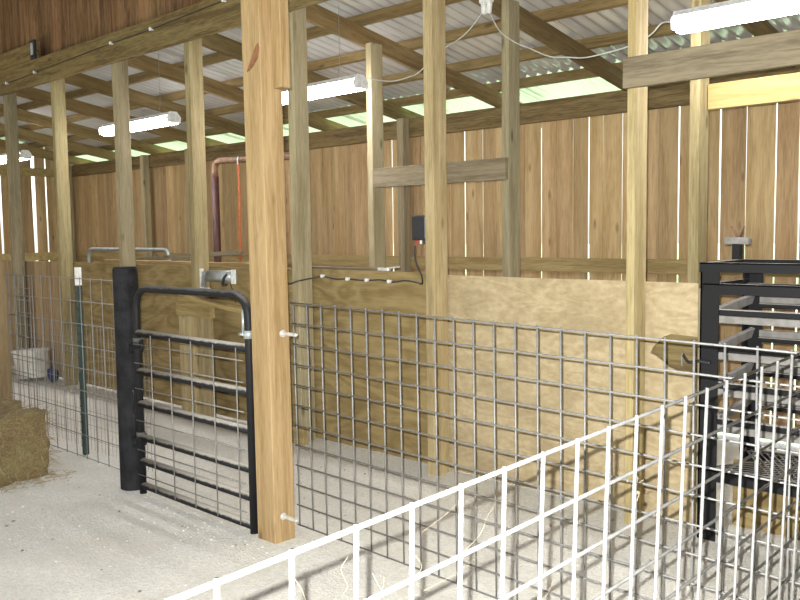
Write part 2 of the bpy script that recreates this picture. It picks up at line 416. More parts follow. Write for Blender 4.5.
def sloped(name, x0, x1, ya, yb, lowf, d, mat):
    """timber running down the roof slope, length along local X"""
    L = (yb - ya) / math.cos(ang)
    bm = bmesh.new(); add_box(bm, (L / 2, 0, d / 2), (L, x1 - x0, d), bev=0.003)
    o = obj(name, bm, mat, loc=((x0 + x1) / 2, ya, lowf(ya)))
    o.rotation_euler = (Matrix.Rotation(PI / 2, 4, 'Z') @ Matrix.Rotation(ang, 4, 'Y')).to_euler()
    return o
PX = [-9.54, -8.39, -7.16, -5.99, -4.70, -3.42, -2.068]        # -X faces of the partition posts
raf = [-13.2, -12.0, -10.8, -9.54, -8.39, -7.16, -5.99, -4.738, -3.44, -2.116, -0.8]
rl = ['last brown rafter beside the far end wall', 'second brown rafter from the far end wall', 'third brown rafter from the far end wall',
      'brown rafter starting at the far-left partition post', 'brown rafter starting at the second partition post from the left', 'rafter passing over the lamp left of the square gate post',
      'rafter at the partition post above the gate latch', 'rafter descending right from behind the square gate post', 'rafter descending right of the post with the black control box',
      'rafter end right of the partition post carrying the grey board', 'rafter glimpsed beyond the nearest bright shop light']
for x, l in zip(raf, rl):
    tag(sloped('rafter', x - 0.042, x - 0.002, 4.10 if x < -20 else 3.96, 7.25, zlow, RD, M['rafter']), l, 'rafter', 'rafters of the lean-to roof')
pl = ['topmost roof purlin, hidden mostly by the header beam', 'purlin second from the top under the metal roof', 'purlin third from the top under the metal roof',
      'purlin fourth from the top, just above the bright eave strip', 'lowest purlin running along the bright open eave']
for y, l in zip([4.13, 4.69, 5.27, 5.88, 6.47], pl):
    bm = bmesh.new(); add_box(bm, (0, 0, PH / 2), (17.6, 0.04, PH), bev=0.002)
    o = obj('purlin', bm, M['rafter'], loc=(-4.9, y, ztop(y) + 0.001)); o.rotation_euler = (-ang, 0, 0)
    tag(o, l, 'purlin', 'purlins carrying the metal roof')

# ------------------------------------------------------------------ back wall framing
tag(box_obj('wall_plate', (-13.48, 6.50, 2.50), (3.6, 6.545, 2.685), M['beam']), 'long brown plate beam along the top of the gapped plank back wall', 'beam')
tag(box_obj('wall_girt', (-13.48, 6.51, 1.15), (3.6, 6.545, 1.275), M['length']), 'long horizontal girt low on the plank back wall', 'board')
tag(box_obj('wall_girt', (-13.50, 4.3, 2.49), (-13.46, 6.49, 2.62), M['length']), 'upper girt across the far end wall with bright gaps', 'board')
tag(box_obj('wall_girt', (-13.50, 4.3, 1.15), (-13.46, 6.49, 1.275), M['length']), 'lower girt across the far end wall with bright gaps', 'board')
for x0, l in [(-5.985, 'weathered back-wall post behind the black control box post'), (-11.05, 'back-wall post just right of the third partition post from the left'), (-9.9, 'narrow back-wall post hidden behind the partition post above the latch'), (-13.42, 'dark corner post of the back wall and far end wall')]:
    tag(box_obj('wall_post', (x0, 6.40, -0.05), (x0 + 0.09, 6.495, zlow(6.4) - 0.002 if x0 > -6 else zlow(6.45) - 0.002), M['greypost']), l, 'post', 'posts of the back wall')

# ------------------------------------------------------------------ partition posts (row behind the aisle pens)
pw = [0.045, 0.05, 0.062, 0.071, 0.073, 0.073, 0.045]
plabel = ['leftmost partition post, above the hay bale', 'partition post second from the left, left of the T-post', 'third partition post from the left, left of the black gate post',
          'partition post standing just above the gate latch', 'grey partition post right beside the square gate post', 'pale partition post carrying the small black control box', 'pale partition post carrying the end of the long grey board']
pmat = ['greypost', 'post', 'greypost', 'post', 'greypost', 'post', 'post']
posts = []
for x, w, l, mk in zip(PX, pw, plabel, pmat):
    t = thing('partition_post', l, 'post', (x + w / 2, 3.965, 0), 'posts of the partition row')
    top = 3.06 if x > -10 else 3.0
    if x == PX[-2] or x == PX[-1]: top = 3.30
    box_obj('upright', (x, 3.90, -0.03), (x + w, 4.03, zlow(4.03) + 0.2), M[mk], t)
    posts.append(t)
box_obj('foot_block', (-4.735, 3.862, 0.0), (-4.57, 3.899, 0.125), M['length'], posts[4])
box_obj('nailer', (-3.50, 3.99, 0.0), (-3.4345, 4.03, 1.19), M['greypost'], posts[5])

# second row of posts, deeper in the shed
for x0, x1, top, l in [(-4.735, -4.675, zlow(4.75) + .02, 'weathered deeper post at left end of the short cross board'), (-3.435, -3.375, zlow(4.75) + .1, 'weathered deeper post at right end of the short cross board'), (-2.112, -2.052, zlow(4.75) + .1, 'bright deeper post lit by the nearest shop light')]:
    tag(box_obj('shed_post', (x0, 4.72, -0.03), (x1, 4.85, top), M['greypost'] if x0 < -3 else M['yellow' if False else 'post']), l, 'post', 'deeper row of shed posts')

# ------------------------------------------------------------------ beams and cross boards
bm = bmesh.new(); add_box(bm, (0, 0, 0.13), (17.4, 0.038, 0.26), bev=0.004)
tag(obj('header_beam', bm, M['beam'], loc=(-5.2, 3.878, 3.07)), 'big brown header beam sloping across the top left in view', 'beam')
tag(box_obj('splice_board', (-10.4, 3.93, 3.335), (-8.72, 3.968, 3.535), M['beam']), 'short brown board lying above the header beam at far left', 'board')
t = thing('thermometer', 'small dark thermometer with pale face standing on the header beam', 'thermometer', (-8.69, 3.88, 3.331))
c = box_obj('case', (-8.735, 3.865, 3.331), (-8.645, 3.895, 3.53), M['plastic'], t); box_obj('display', (-8.715, 3.861, 3.38), (-8.665, 3.866, 3.50), M['screen'], c)['label'] = 'pale grey display'
tag(box_obj('cross_board', (-2.075, 3.862, 2.222), (-0.3, 3.899, 2.37), M['greyboard']), 'long weathered grey board across the posts at upper right', 'board')
tag(box_obj('cross_board', (-2.045, 4.812, 2.205), (-0.3, 4.849, 2.35), M['yellow']), 'bright yellow pine board below and behind the long grey board', 'board')
tag(box_obj('cross_board', (-4.64, 4.681, 1.872), (-3.38, 4.719, 2.02), M['greyboard']), 'short weathered cross board between the two deeper posts', 'board')

# electric wire clipped along the header beam
def wire_with_clips(name, pts, r, mat, clips, label, cat, clipmat, s=0.012):
    t = thing(name, label, cat, pts[0])
    wr = tube_obj('wire', spline(pts, 5), r, mat, t, 6)
    for c in clips:
        bm = bmesh.new(); add_tube(bm, [(0, 0.012, 0), (0, -0.012, 0)], s, 8); add_tube(bm, [(0, -0.012, 0), (0, -0.018, 0)], s * 1.3, 8)
        obj('insulator', bm, clipmat, wr, Vector(c) - Vector(pts[0]))
    return t
ins = [(-9.282, 3.846, 3.17), (-8.599, 3.846, 3.19), (-7.039, 3.846, 3.23), (-6.373, 3.846, 3.24), (-5.343, 3.846, 3.275)]
wire_with_clips('fence_wire', [(-12, 3.846, 3.15)] + ins + [(-4.2, 3.846, 3.29)], 0.004, M['cablem'], ins, 'dark wire clipped along the header beam with small white insulators', 'wire', M['white'])

# ------------------------------------------------------------------ square gate post
lean = math.radians(-0.42)
gp_ = thing('gate_post', 'thick square pine post standing in the middle of the aisle line', 'post', (-3.25, 2.565, 0))
box_obj('upright', (-3.32, 2.495, -0.05), (-3.182, 2.622, 4.2), M['gatepost'], gp_)
box_obj('splice_board', (-3.181, 2.565, 2.215), (-3.115, 2.620, 4.2), M['gatepost'], gp_)
for z, y in ((1.045, 2.575), (0.145, 2.545)):
    bm = bmesh.new(); add_tube(bm, [(0, 0, 0), (0.006, 0, 0)], 0.018, 12); add_tube(bm, [(0, 0, 0), (0.105, 0, 0)], 0.0095, 10); add_tube(bm, [(0.105, 0, 0), (0.112, 0, 0)], [0.0095, 0.005], 10)
    o = obj('hinge_bolt', bm, M['bolt'], gp_, Vector((-3.18, y, z)) - gp_.location, smooth=False)
bm = bmesh.new()        # dark sliver of torn grain on the front face
pts = [(-3.283, 2.298), (-3.262, 2.302), (-3.226, 2.325), (-3.196, 2.352), (-3.186, 2.392), (-3.192, 2.418), (-3.208, 2.408), (-3.238, 2.368), (-3.262, 2.330)]
f = bm.faces.new([bm.verts.new((x, 2.4951, z)) for x, z in pts]); e = bmesh.ops.extrude_face_region(bm, geom=[f])
bmesh.ops.translate(bm, vec=(0, -0.004, 0), verts=[q for q in e['geom'] if isinstance(q, bmesh.types.BMVert)])
o = obj('knot', bm, plain('red_brown_knot', (0.20, 0.085, 0.035), 0.8, 0, (0.12, 0.05, 0.02), 25), gp_); o.location = -Vector(gp_.location); o['label'] = 'dark red-brown knot'
gp_.rotation_euler = (0, lean, 0)

# ------------------------------------------------------------------ welded wire panels
def wire_panel(name, P0, u, v, xs, zs, r, mat, label, group=None, over=0.008, front=-1):
    """horizontal line wires at distances zs down v, upright stay wires at distances xs along u"""
    P0, u, v = Vector(P0), Vector(u).normalized(), Vector(v).normalized()
    n = u.cross(v).normalized() * r * 1.7 * front
    t = thing(name, label, 'fence panel', P0 + v * zs[-1], group)
    off = t.location
    Lw = xs[-1] - xs[0] + 2 * over; Hw = zs[-1] - zs[0] + 2 * over
    def wire(nm, a, b):
        bm = bmesh.new(); add_tube(bm, [Vector((0, 0, 0)), Vector(b) - Vector(a)], r, 7)
        return obj(nm, bm, mat, t, Vector(a) - off, smooth=True)
    for z in zs: wire('line_wire', P0 + u * (xs[0] - over) + v * z, P0 + u * (xs[-1] + over) + v * z)
    for x in xs: wire('stay_wire', P0 + u * x + v * (zs[0] - over) + n, P0 + u * x + v * (zs[-1] + over) + n)
    return t
G = 0.1016
wire_panel('wire_panel', (-3.19, 2.642, 1.19), (1, 0, -0.017), (0, 0.01, -1), [G * i for i in range(0, 33)], [G * j for j in range(0, 12)], 0.0038, M['galv'],
           'grey four-inch wire panel stretching right from the square gate post', front=1)
wire_panel('wire_panel', (-0.736, 0.493, 1.161), (0.009, 1, 0.021), (-0.029, 0, -1), [G * i for i in range(-4, 21)], [G * j for j in range(0, 12)], 0.0036, M['galv'],
           'nearest wire panel, lit white, crossing the lower right foreground', front=-1)
wire_panel('wire_panel', (-6.50, 2.62, 1.25), (1, 0, 0.0), (0, 0, -1), [0.146 * i for i in range(0, 13)], [0.151 * j for j in range(0, 9)], 0.003, M['galv_dull'],
           'wide-spaced wire panel tied to the T-post left of the black post')
wire_panel('welded_mesh', (-6.6, 2.80, 0.90), (1, 0, 0.0), (0, 0, -1), [0.0508 * i for i in range(0, 36)], [G * j for j in range(0, 10)], 0.0013, M['galv_dull'],
           'low fine-meshed wire panel close behind the T-post')
wire_panel('wire_panel', (-8.1, 2.95, 1.21), (1, 0, 0.0), (0, 0, -1), [G * i for i in range(0, 13)], [G * j for j in range(0, 13)], 0.003, M['galv_dull'],
           'small-square wire panel at far left above the hay bale')

# ------------------------------------------------------------------ black pipe gate and hinge post
bp_ = thing('gate_hinge_post', 'round black post carrying the hinges of the pipe gate', 'post', (-4.615, 2.545, 0))
bm = bmesh.new(); add_tube(bm, [(0, 0, -0.03), (0, 0, 0.5), (0, 0, 1.33), (0, 0, 1.345)], [0.074, 0.072, 0.070, 0.063], 24); obj('upright', bm, M['blackpost'], bp_, (0, 0, 0), smooth=False)
for z in (0.86, 0.30):
    bm = bmesh.new(); add_tube(bm, [(0.055, -0.02, z), (0.165, -0.0, z)], 0.011, 10); add_tube(bm, [(0.165, 0, z - 0.0), (0.165, 0, z + 0.06)], 0.010, 10); add_tube(bm, [(0.07, -0.03, z), (0.078, -0.01, z)], 0.03, 12)
    obj('hinge_pin', bm, M['blackpost'], bp_, (0, 0, 0), smooth=True)
gate = thing('pipe_gate', 'black dusty pipe gate with wire infill, hung beside the square post', 'gate', (-3.93, 2.53, 0.03))
R = 0.021
xl, xr, zt = -4.472, -3.395, 1.222
bm = bmesh.new()
add_tube(bm, [Vector(p) - gate.location for p in bend([(xl, 2.53, 0.0), (xl, 2.53, zt), (xr, 2.53, zt + 0.006), (xr, 2.53, 0.0)], 0.13, 8)], R, 14)
obj('frame', bm, M['blackframe'], gate, smooth=True)
for z in (0.96, 0.735, 0.542, 0.342, 0.197, 0.05):
    tube_obj('rail', [(xl + 0.012, 2.53, z), (xr - 0.012, 2.53, z)], 0.0215, M['blackpipe'], gate, 14)
for x in (-4.28, -4.08, -3.873, -3.67, -3.47):
    tube_obj('stay_wire', [(x, 2.502, 0.05), (x, 2.502, 0.96)], 0.0036, M['galv_dull'], gate, 6)
for z in (0.90, 0.79, 0.64, 0.45, 0.275, 0.125):
    tube_obj('line_wire', [(-4.46, 2.497, z), (-3.41, 2.497, z)], 0.0032, M['galv_dull'], gate, 6)
bm = bmesh.new(); add_tube(bm, [(0, 0, -0.02), (0, 0, 0.02)], 0.027, 14); add_tube(bm, [(-0.05, -0.02, 0), (-0.02, -0.015, 0)], 0.009, 8); add_tube(bm, [(-0.028, -0.012, 0.0), (-0.03, -0.01, 0.12)], 0.008, 8)
obj('latch_collar', bm, M['galvpipe'], gate, Vector((xr, 2.53, 1.03)) - gate.location, smooth=True)
for z in (0.90, 0.34):
    bm = bmesh.new(); add_tube(bm, [(0, 0, -0.03), (0, 0, 0.03)], 0.027, 12); add_tube(bm, [(0, 0, 0), (-0.035, 0, 0)], 0.014, 10)
    obj('hinge_eye', bm, M['blackframe'], gate, Vector((xl, 2.53, z)) - gate.location, smooth=True)
ch = [(xl - 0.03 + 0.01 * math.sin(k * 1.7), 2.505, 0.62 - 0.045 * k) for k in range(7)]
tube_obj('chain', spline(ch, 4), 0.005, M['blackframe'], gate, 6)

# ------------------------------------------------------------------ T-post, wooden fence post
tp = thing('metal_fence_post', 'dark green metal T-post with a white tip behind the wire panel', 'post', (-5.53, 2.69, 0.0))
def tsec(z0, z1):
    b = bmesh.new(); add_box(b, (0, 0, (z0 + z1) / 2), (0.036, 0.006, z1 - z0)); add_box(b, (0, 0.018, (z0 + z1) / 2), (0.006, 0.036, z1 - z0)); return b
b = tsec(-0.02, 1.195)
for k in range(20): add_box(b, (0, -0.006, 0.08 + k * 0.056), (0.018, 0.008, 0.014))
obj('stake', b, M['greenpaint'], tp); obj('white_tip', tsec(1.195, 1.318), M['white'], tp)['label'] = 'white painted tip'
tag(box_obj('fence_post', (-6.72, 2.47, -0.03), (-6.42, 2.58, 1.36), M['darkpost']), 'stout brown wooden fence post behind the hay bale at left edge', 'post')

# ------------------------------------------------------------------ hay bale
def bale():
    t = thing('hay_bale', 'rough brown hay bale on the gravel at the left edge', 'hay bale', (-5.73, 2.10, 0))
    bm = bmesh.new(); v = add_box(bm, (0, 0, 0.205), (0.90, 0.47, 0.41))
    bmesh.ops.subdivide_edges(bm, edges=bm.edges[:], cuts=18, use_grid_fill=True)
    for q in bm.verts:
        d = Vector((q.co.x, q.co.y, q.co.z - 0.2)).normalized()
        q.co += d * (0.055 * noise.noise(q.co * 6) + 0.028 * noise.noise(q.co * 19))
        if q.co.z < 0.02: q.co.z = max(q.co.z, -0.005)
        r = max(abs(q.co.x) / 0.45 + abs(q.co.y) / 0.235 - 1.6, 0); q.co.x *= 1 - 0.08 * r; q.co.y *= 1 - 0.08 * r
    obj('core', bm, M['hay'], t, (0, 0, 0), smooth=True)
    bm = bmesh.new()
    for k in range(1500):
        f = random.random(); x, y, z = random.uniform(-.46, .46), random.uniform(-.24, .24), random.uniform(0.01, .42)
        if f < 0.45: x = 0.455; 
        elif f < 0.7: y = -0.245
        elif f < 0.92: z = 0.415
        else: y = 0.245
        d = Vector((random.gauss(0, 1), random.gauss(0, 1), random.gauss(0, .7))).normalized()
        nrm = Vector((1, 0, 0)) if f < .45 else Vector((0, -1, 0)) if f < .7 else Vector((0, 0, 1)) if f < .92 else Vector((0, 1, 0))
        d = (d - nrm * d.dot(nrm) * 0.8 + nrm * 0.25).normalized(); L = random.uniform(0.04, 0.12)
        p = Vector((x, y, z)) - nrm * 0.005
        add_tube(bm, [p, p + d * L * .5 + Vector((0, 0, -.002)), p + d * L + Vector((0, 0, -.012))], [0.0016, 0.0013, 0.0007], 3, cap=False)
    for k in range(160):   # loose stalks shed around the foot
        x, y = random.uniform(0.40, 0.62), random.uniform(-0.30, 0.32); a = random.uniform(0, 2 * PI); L = random.uniform(0.04, 0.1)
        z = floor_h(-5.73 + x, 2.10 + y) + 0.006
        add_tube(bm, [(x, y, z), (x + math.cos(a) * L, y + math.sin(a) * L, z + 0.003)], 0.0014, 3, cap=False)
    o = obj('stalks', bm, M['straw'], t); o['kind'] = 'stuff'
bale()

# ------------------------------------------------------------------ plywood partition
YP = 4.045
def ply(name, x0, x1, z0, z1, mat, label, notch=False, group='plywood sheets of the partition'):
    t = thing(name, label, 'plywood sheet', ((x0 + x1) / 2, YP + 0.008, z0), group)
    if not notch:
        bm = bmesh.new(); add_box(bm, ((x0 + x1) / 2, YP + 0.008, (z0 + z1) / 2), (x1 - x0, 0.016, z1 - z0), bev=0.0015)
    else:
        pts = [(x0, z0), (x1, z0), (x1, 0.805)] + [(-1.775, 0.805), (-1.86, 0.808), (-1.905, 0.822), (-1.94, 0.852), (-1.975, 0.874), (-2.003, 0.884), (-1.99, 0.915), (-1.96, 0.95), (-1.925, 0.978), (-1.89, 0.992), (-1.775, 0.988)] + [(x1, 0.988), (x1, z1), (x0, z1)]
        bm = bmesh.new(); f = bm.faces.new([bm.verts.new((x, YP, z)) for x, z in pts])
        r = bmesh.ops.extrude_face_region(bm, geom=[f]); bmesh.ops.translate(bm, vec=(0, 0.016, 0), verts=[q for q in r['geom'] if isinstance(q, bmesh.types.BMVert)])
        bmesh.ops.triangulate(bm, faces=[q for q in bm.faces if len(q.verts) > 4])
    o = obj('sheet', bm, mat, t); o.location = -Vector(t.location)
    return t
ply('plywood_sheet', -8.37, -5.96, 0.02, 1.262, M['ply'], 'brown plywood sheet behind the black post and T-post', group=None)
ply('plywood_sheet', -5.957, -4.69, 0.02, 1.262, M['ply'], 'brown plywood sheet behind the gate latch', group=None)
ply('plywood_sheet', -4.687, -3.43, 0.02, 1.268, M['ply'], 'darker swirl-grained plywood sheet with black cable along its top', group=None)
ply('plywood_sheet', -3.427, -1.752, 0.02, 1.255, M['osb'], 'large bare tan plywood sheet with a cut notch at right', notch=True, group=None)
tag(box_obj('backing_board', (-2.06, 4.075, 0.70), (-1.70, 4.10, 1.08), M['beam']), 'dark brown board showing through the notch in the tan plywood', 'board')
tag(box_obj('lath', (-1.748, 4.035, 0.02), (-1.712, 4.06, 1.23), M['greypost']), 'thin upright lath between the tan plywood and the black stand', 'lath')
bm = bmesh.new(); x = -11.4
while x < -8.40:
    w = random.uniform(0.13, 0.19); w = min(w, -8.385 - x)
    add_box(bm, (x + w / 2, YP + 0.01 + random.uniform(-.003, .003), 0.64), (w - 0.006, 0.02, 1.24)); x += w
    if w < 0.05: break
tag(obj('plank_partition', bm, M['oldplanks']), 'grey-brown upright plank partition left of the plywood, behind the hay bale', 'partition')
tag(box_obj('top_rail', (-11.4, 4.066, 1.225), (-8.4, 4.10, 1.262), M['length']), 'thin rail along the top of the grey-brown plank partition', 'board')
# timber around the gate latch
tag(box_obj('stud', (-6.10, 3.835, 0.0), (-5.885, 3.875, 0.862), M['post']), 'short wide stud under the header block behind the gate', 'stud')
tag(box_obj('stud', (-5.82, 3.84, 0.0), (-5.66, 3.875, 0.862), M['length' if False else 'post']), 'narrower short stud to the right, under the header block behind the gate', 'stud')
tag(box_obj('header_block', (-6.13, 3.83, 0.863), (-5.64, 3.88, 0.995), M['length']), 'stubby wooden block lying on the two studs behind the gate', 'block')
bm = bmesh.new(); add_box(bm, (0, 0, 0), (0.98, 0.09, 0.032), bev=0.003)
o = obj('slanting_board', bm, M['yellow'], loc=(-5.47, 3.782, 0.985)); o.rotation_euler = (0, math.radians(5.5), 0)
tag(o, 'pale board slanting down to the right under the gate top rail', 'board')
# latch
t = thing('gate_latch', 'grey metal latch with white end plates on the plywood above the gate', 'latch', (-5.6, 3.90, 1.10))
lo = Vector(t.location)
box_obj('bracket', (-5.835, 3.875, 1.085), (-5.80, 3.895, 1.255), M['white'], t); box_obj('bracket', (-5.835, 3.85, 1.085), (-5.72, 3.90, 1.10), M['white'], t)
bm = bmesh.new(); add_tube(bm, [(-0.10, 0, 0), (0.21, 0, -0.0)], 0.046, 16); add_tube(bm, [(-0.19, 0, -0.09), (-0.17, 0, 0.02), (-0.1, 0, 0.0)], 0.022, 10); obj('barrel', bm, M['galvpipe'], t, Vector((-5.6, 3.88, 1.20)) - lo, smooth=True)
bm = bmesh.new(); add_box(bm, (0, 0, 0), (0.05, 0.012, 0.11)); obj('end_plate', bm, M['white'], t, Vector((-5.365, 3.87, 1.20)) - lo)
tube_obj('hook', spline([(-5.40, 3.84, 1.22), (-5.44, 3.835, 1.19), (-5.46, 3.835, 1.14), (-5.41, 3.835, 1.14)], 4), 0.012, M['plastic'], t)
tube_obj('cord', spline([(-5.40, 3.86, 1.15), (-5.37, 3.87, 1.07), (-5.36, 3.88, 1.0)], 4), 0.004, M['cablem'], t, 6)

# bits behind the partition
t = thing('tube_gate', 'galvanised tube gate showing its rounded top behind the plywood', 'gate', (-9.0, 5.0, 0.0))
bm = bmesh.new(); add_tube(bm, bend([(-0.92, 0, 0), (-0.92, 0, 1.37), (0.90, 0, 1.37), (0.90, 0, 0)], 0.10, 6), 0.021, 12); obj('frame', bm, M['galvpipe'], t, smooth=True)
for z in (1.05, 0.75, 0.45, 0.15): tube_obj('rail', [(-9.92, 5.0, z), (-8.10, 5.0, z)], 0.018, M['galvpipe'], t, 10)
t = thing('red_pipe_gate', 'tall dark red pipe frame standing left of the square gate post', 'gate', (-6.2, 4.9, 0))
bm = bmesh.new(); add_tube(bm, [(-0.85, 0, 0), (-0.85, 0, 2.10)], 0.036, 14); obj('upright', bm, M['red'], t, smooth=True)
bm = bmesh.new(); add_tube(bm, bend([(-0.85, 0, 2.101), (-0.85, 0, 2.25), (0.5, 0, 2.21), (0.5, 0, 0)], 0.10, 6), 0.03, 14); obj('top_bend', bm, M['rust'], t, smooth=True)['label'] = 'rusty bare top bend'
for z in (0.3, 0.8): tube_obj('rail', [(-7.05, 4.9, z), (-5.7, 4.9, z)], 0.02, M['red'], t, 10)
t = thing('strap', 'orange webbing strap hanging from the red pipe frame', 'strap', (-6.62, 4.9, 1.2))
bm = bmesh.new(); 
pts = [(0.0, -0.035, 1.0), (0.01, -0.036, 0.7), (-0.005, -0.035, 0.4), (0.0, -0.038, 0.2), (-0.01, -0.036, 0.0)]
for a, b in zip(pts, pts[1:]):
    a, b = Vector(a), Vector(b); add_box(bm, (a + b) / 2, (0.032, 0.004, (a - b).length + 0.004), rot=Matrix.Rotation(math.atan2((a - b).x, (a - b).z), 3, 'Y'))
obj('webbing', bm, M['orange'], t)
tube_obj('snap_hook', spline([(-6.62, 4.865, 2.19), (-6.62, 4.86, 2.225), (-6.62, 4.87, 2.262)], 3), 0.007, M['bolt'], t, 8)
bm = bmesh.new(); add_box(bm, (0, 0, 0), (1.5, 0.14, 0.04)); o = obj('plank', bm, M['greyboard'], loc=(-7.3, 4.68, 1.315)); o.rotation_euler = (0, math.radians(-3.0), math.radians(8)); tag(o, 'loose grey plank lying behind the plywood left of the latch', 'plank')
tag(box_obj('ledge_board', (-8.2, 4.30, 1.245), (-5.5, 4.36, 1.285), M['length']), 'thin board ledge behind the plywood top, left of the square post', 'board')
tag(box_obj('ledge_board', (-5.2, 4.30, 1.235), (-4.15, 4.38, 1.272), M['greyboard']), 'pale board lying behind the swirl-grained plywood top', 'board')
t = thing('spring_clamp', 'small shiny clamp lying on the swirl-grained plywood top', 'clamp', (-3.92, 4.05, 1.268))
bm = bmesh.new(); add_box(bm, (0, 0, 0.012), (0.10, 0.03, 0.022), bev=0.004); add_tube(bm, [(0.03, 0, 0.02), (0.13, 0.01, 0.03)], 0.006, 8); obj('jaw', bm, M['bolt'], t)
# bin
t = thing('plastic_bin', 'white plastic bin standing by the grey-brown plank partition', 'bin', (-8.98, 3.84, 0.0))
bm = bmesh.new(); r0, r1, h = 0.14, 0.152, 0.31
ring = lambda r, z, n=28: [bm.verts.new((math.copysign(abs(math.cos(2 * PI * k / n)) ** .5, math.cos(2 * PI * k / n)) * r * 1.15, math.copysign(abs(math.sin(2 * PI * k / n)) ** .5, math.sin(2 * PI * k / n)) * r * .8, z)) for k in range(n)]
rs = [ring(r0, 0.01), ring(r0, 0.012), ring(r1, h - .03), ring(r1 + .018, h - .03), ring(r1 + .018, h), ring(r1 - .006, h), ring(r0 - .01, 0.03)]
for a, b in zip(rs, rs[1:]):
    for k in range(28): bm.faces.new((a[k], a[(k + 1) % 28], b[(k + 1) % 28], b[k]))
bm.faces.new(rs[0]); bm.faces.new(rs[-1][::-1])
o = obj('tub', bm, M['whiteplastic'], t); o.rotation_euler = (0, math.radians(-5), math.radians(20)); o.location.z = 0.02
bm = bmesh.new(); bmesh.ops.create_icosphere(bm, subdivisions=3, radius=0.5)
for q in bm.verts: q.co = Vector((q.co.x * .11, q.co.y * .10, (q.co.z + .42) * .17)) * (1 + .35 * noise.noise(q.co * 3)); q.co.z = max(q.co.z, 0)
tag(obj('cloth_bundle', bm, M['blue'], loc=(-8.64, 3.90, 0.008), smooth=True), 'crumpled dark blue cloth on the gravel right of the white bin', 'cloth')
bm = bmesh.new(); bmesh.ops.create_icosphere(bm, subdivisions=3, radius=0.5)
for q in bm.verts: q.co = Vector((q.co.x * .34, q.co.y * .25, (q.co.z + .42) * .24)) * (1 + .4 * noise.noise(q.co * 3)); q.co.z = max(q.co.z, 0)
tag(obj('feed_sack', bm, M['greycloth'], loc=(-8.95, 3.36, 0.01), smooth=True), 'slumped grey sack on the gravel before the white bin', 'sack')

# ------------------------------------------------------------------ control box and cable
t = thing('control_box', 'small black fence charger box fixed to the pale partition post', 'control box', (-3.50, 3.93, 1.455))
case = box_obj('case', (-3.545, 3.915, 1.475), (-3.422, 3.985, 1.632), M['plastic'], t, bev=0.006)
box_obj('front_panel', (-3.538, 3.909, 1.485), (-3.43, 3.9155, 1.622), M['plastic'], case)
for k, (dx, m) in enumerate(((-0.03, 'redbit'), (0.0, 'white'), (0.03, 'greenpaint'))):
    tube_obj('terminal', [(-3.49 + dx, 3.94, 1.475), (-3.49 + dx, 3.94, 1.45)], 0.008, M[m], case, 8)
cl = [(-4.60, 4.026, 1.205), (-4.37, 4.026, 1.198), (-4.14, 4.026, 1.202), (-3.93, 4.026, 1.21), (-3.71, 4.026, 1.212)]
wire_with_clips('cable', [(-4.87, 3.885, 1.19), (-4.72, 3.885, 1.165), (-4.64, 3.89, 1.185), (-4.57, 4.026, 1.212)] + [(-4.50, 4.03, 1.218), (-4.37, 4.03, 1.203), (-4.25, 4.03, 1.208), (-4.15, 4.03, 1.202), (-4.05, 4.03, 1.203), (-3.94, 4.03, 1.21), (-3.82, 4.03, 1.198), (-3.71, 4.03, 1.212), (-3.60, 4.02, 1.203), (-3.52, 3.98, 1.20), (-3.51, 3.965, 1.25), (-3.545, 3.95, 1.34), (-3.545, 3.945, 1.44)],
                0.0055, M['cablem'], [(-4.5, 4.022, 1.222), (-4.24, 4.022, 1.208), (-4.05, 4.022, 1.206), (-3.84, 4.022, 1.203)], 'black cable with white clips along the swirl-grained plywood top', 'cable', M['white'], 0.010)
t = thing('door_switch', 'slim black and silver switch on the grey partition post edge', 'switch', (-4.80, 3.90, 1.32))
box_obj('body', (-4.83, 3.88, 1.31), (-4.795, 3.91, 1.46), M['plastic'], t); box_obj('cover', (-4.794, 3.876, 1.315), (-4.775, 3.90, 1.45), M['bolt'], t)

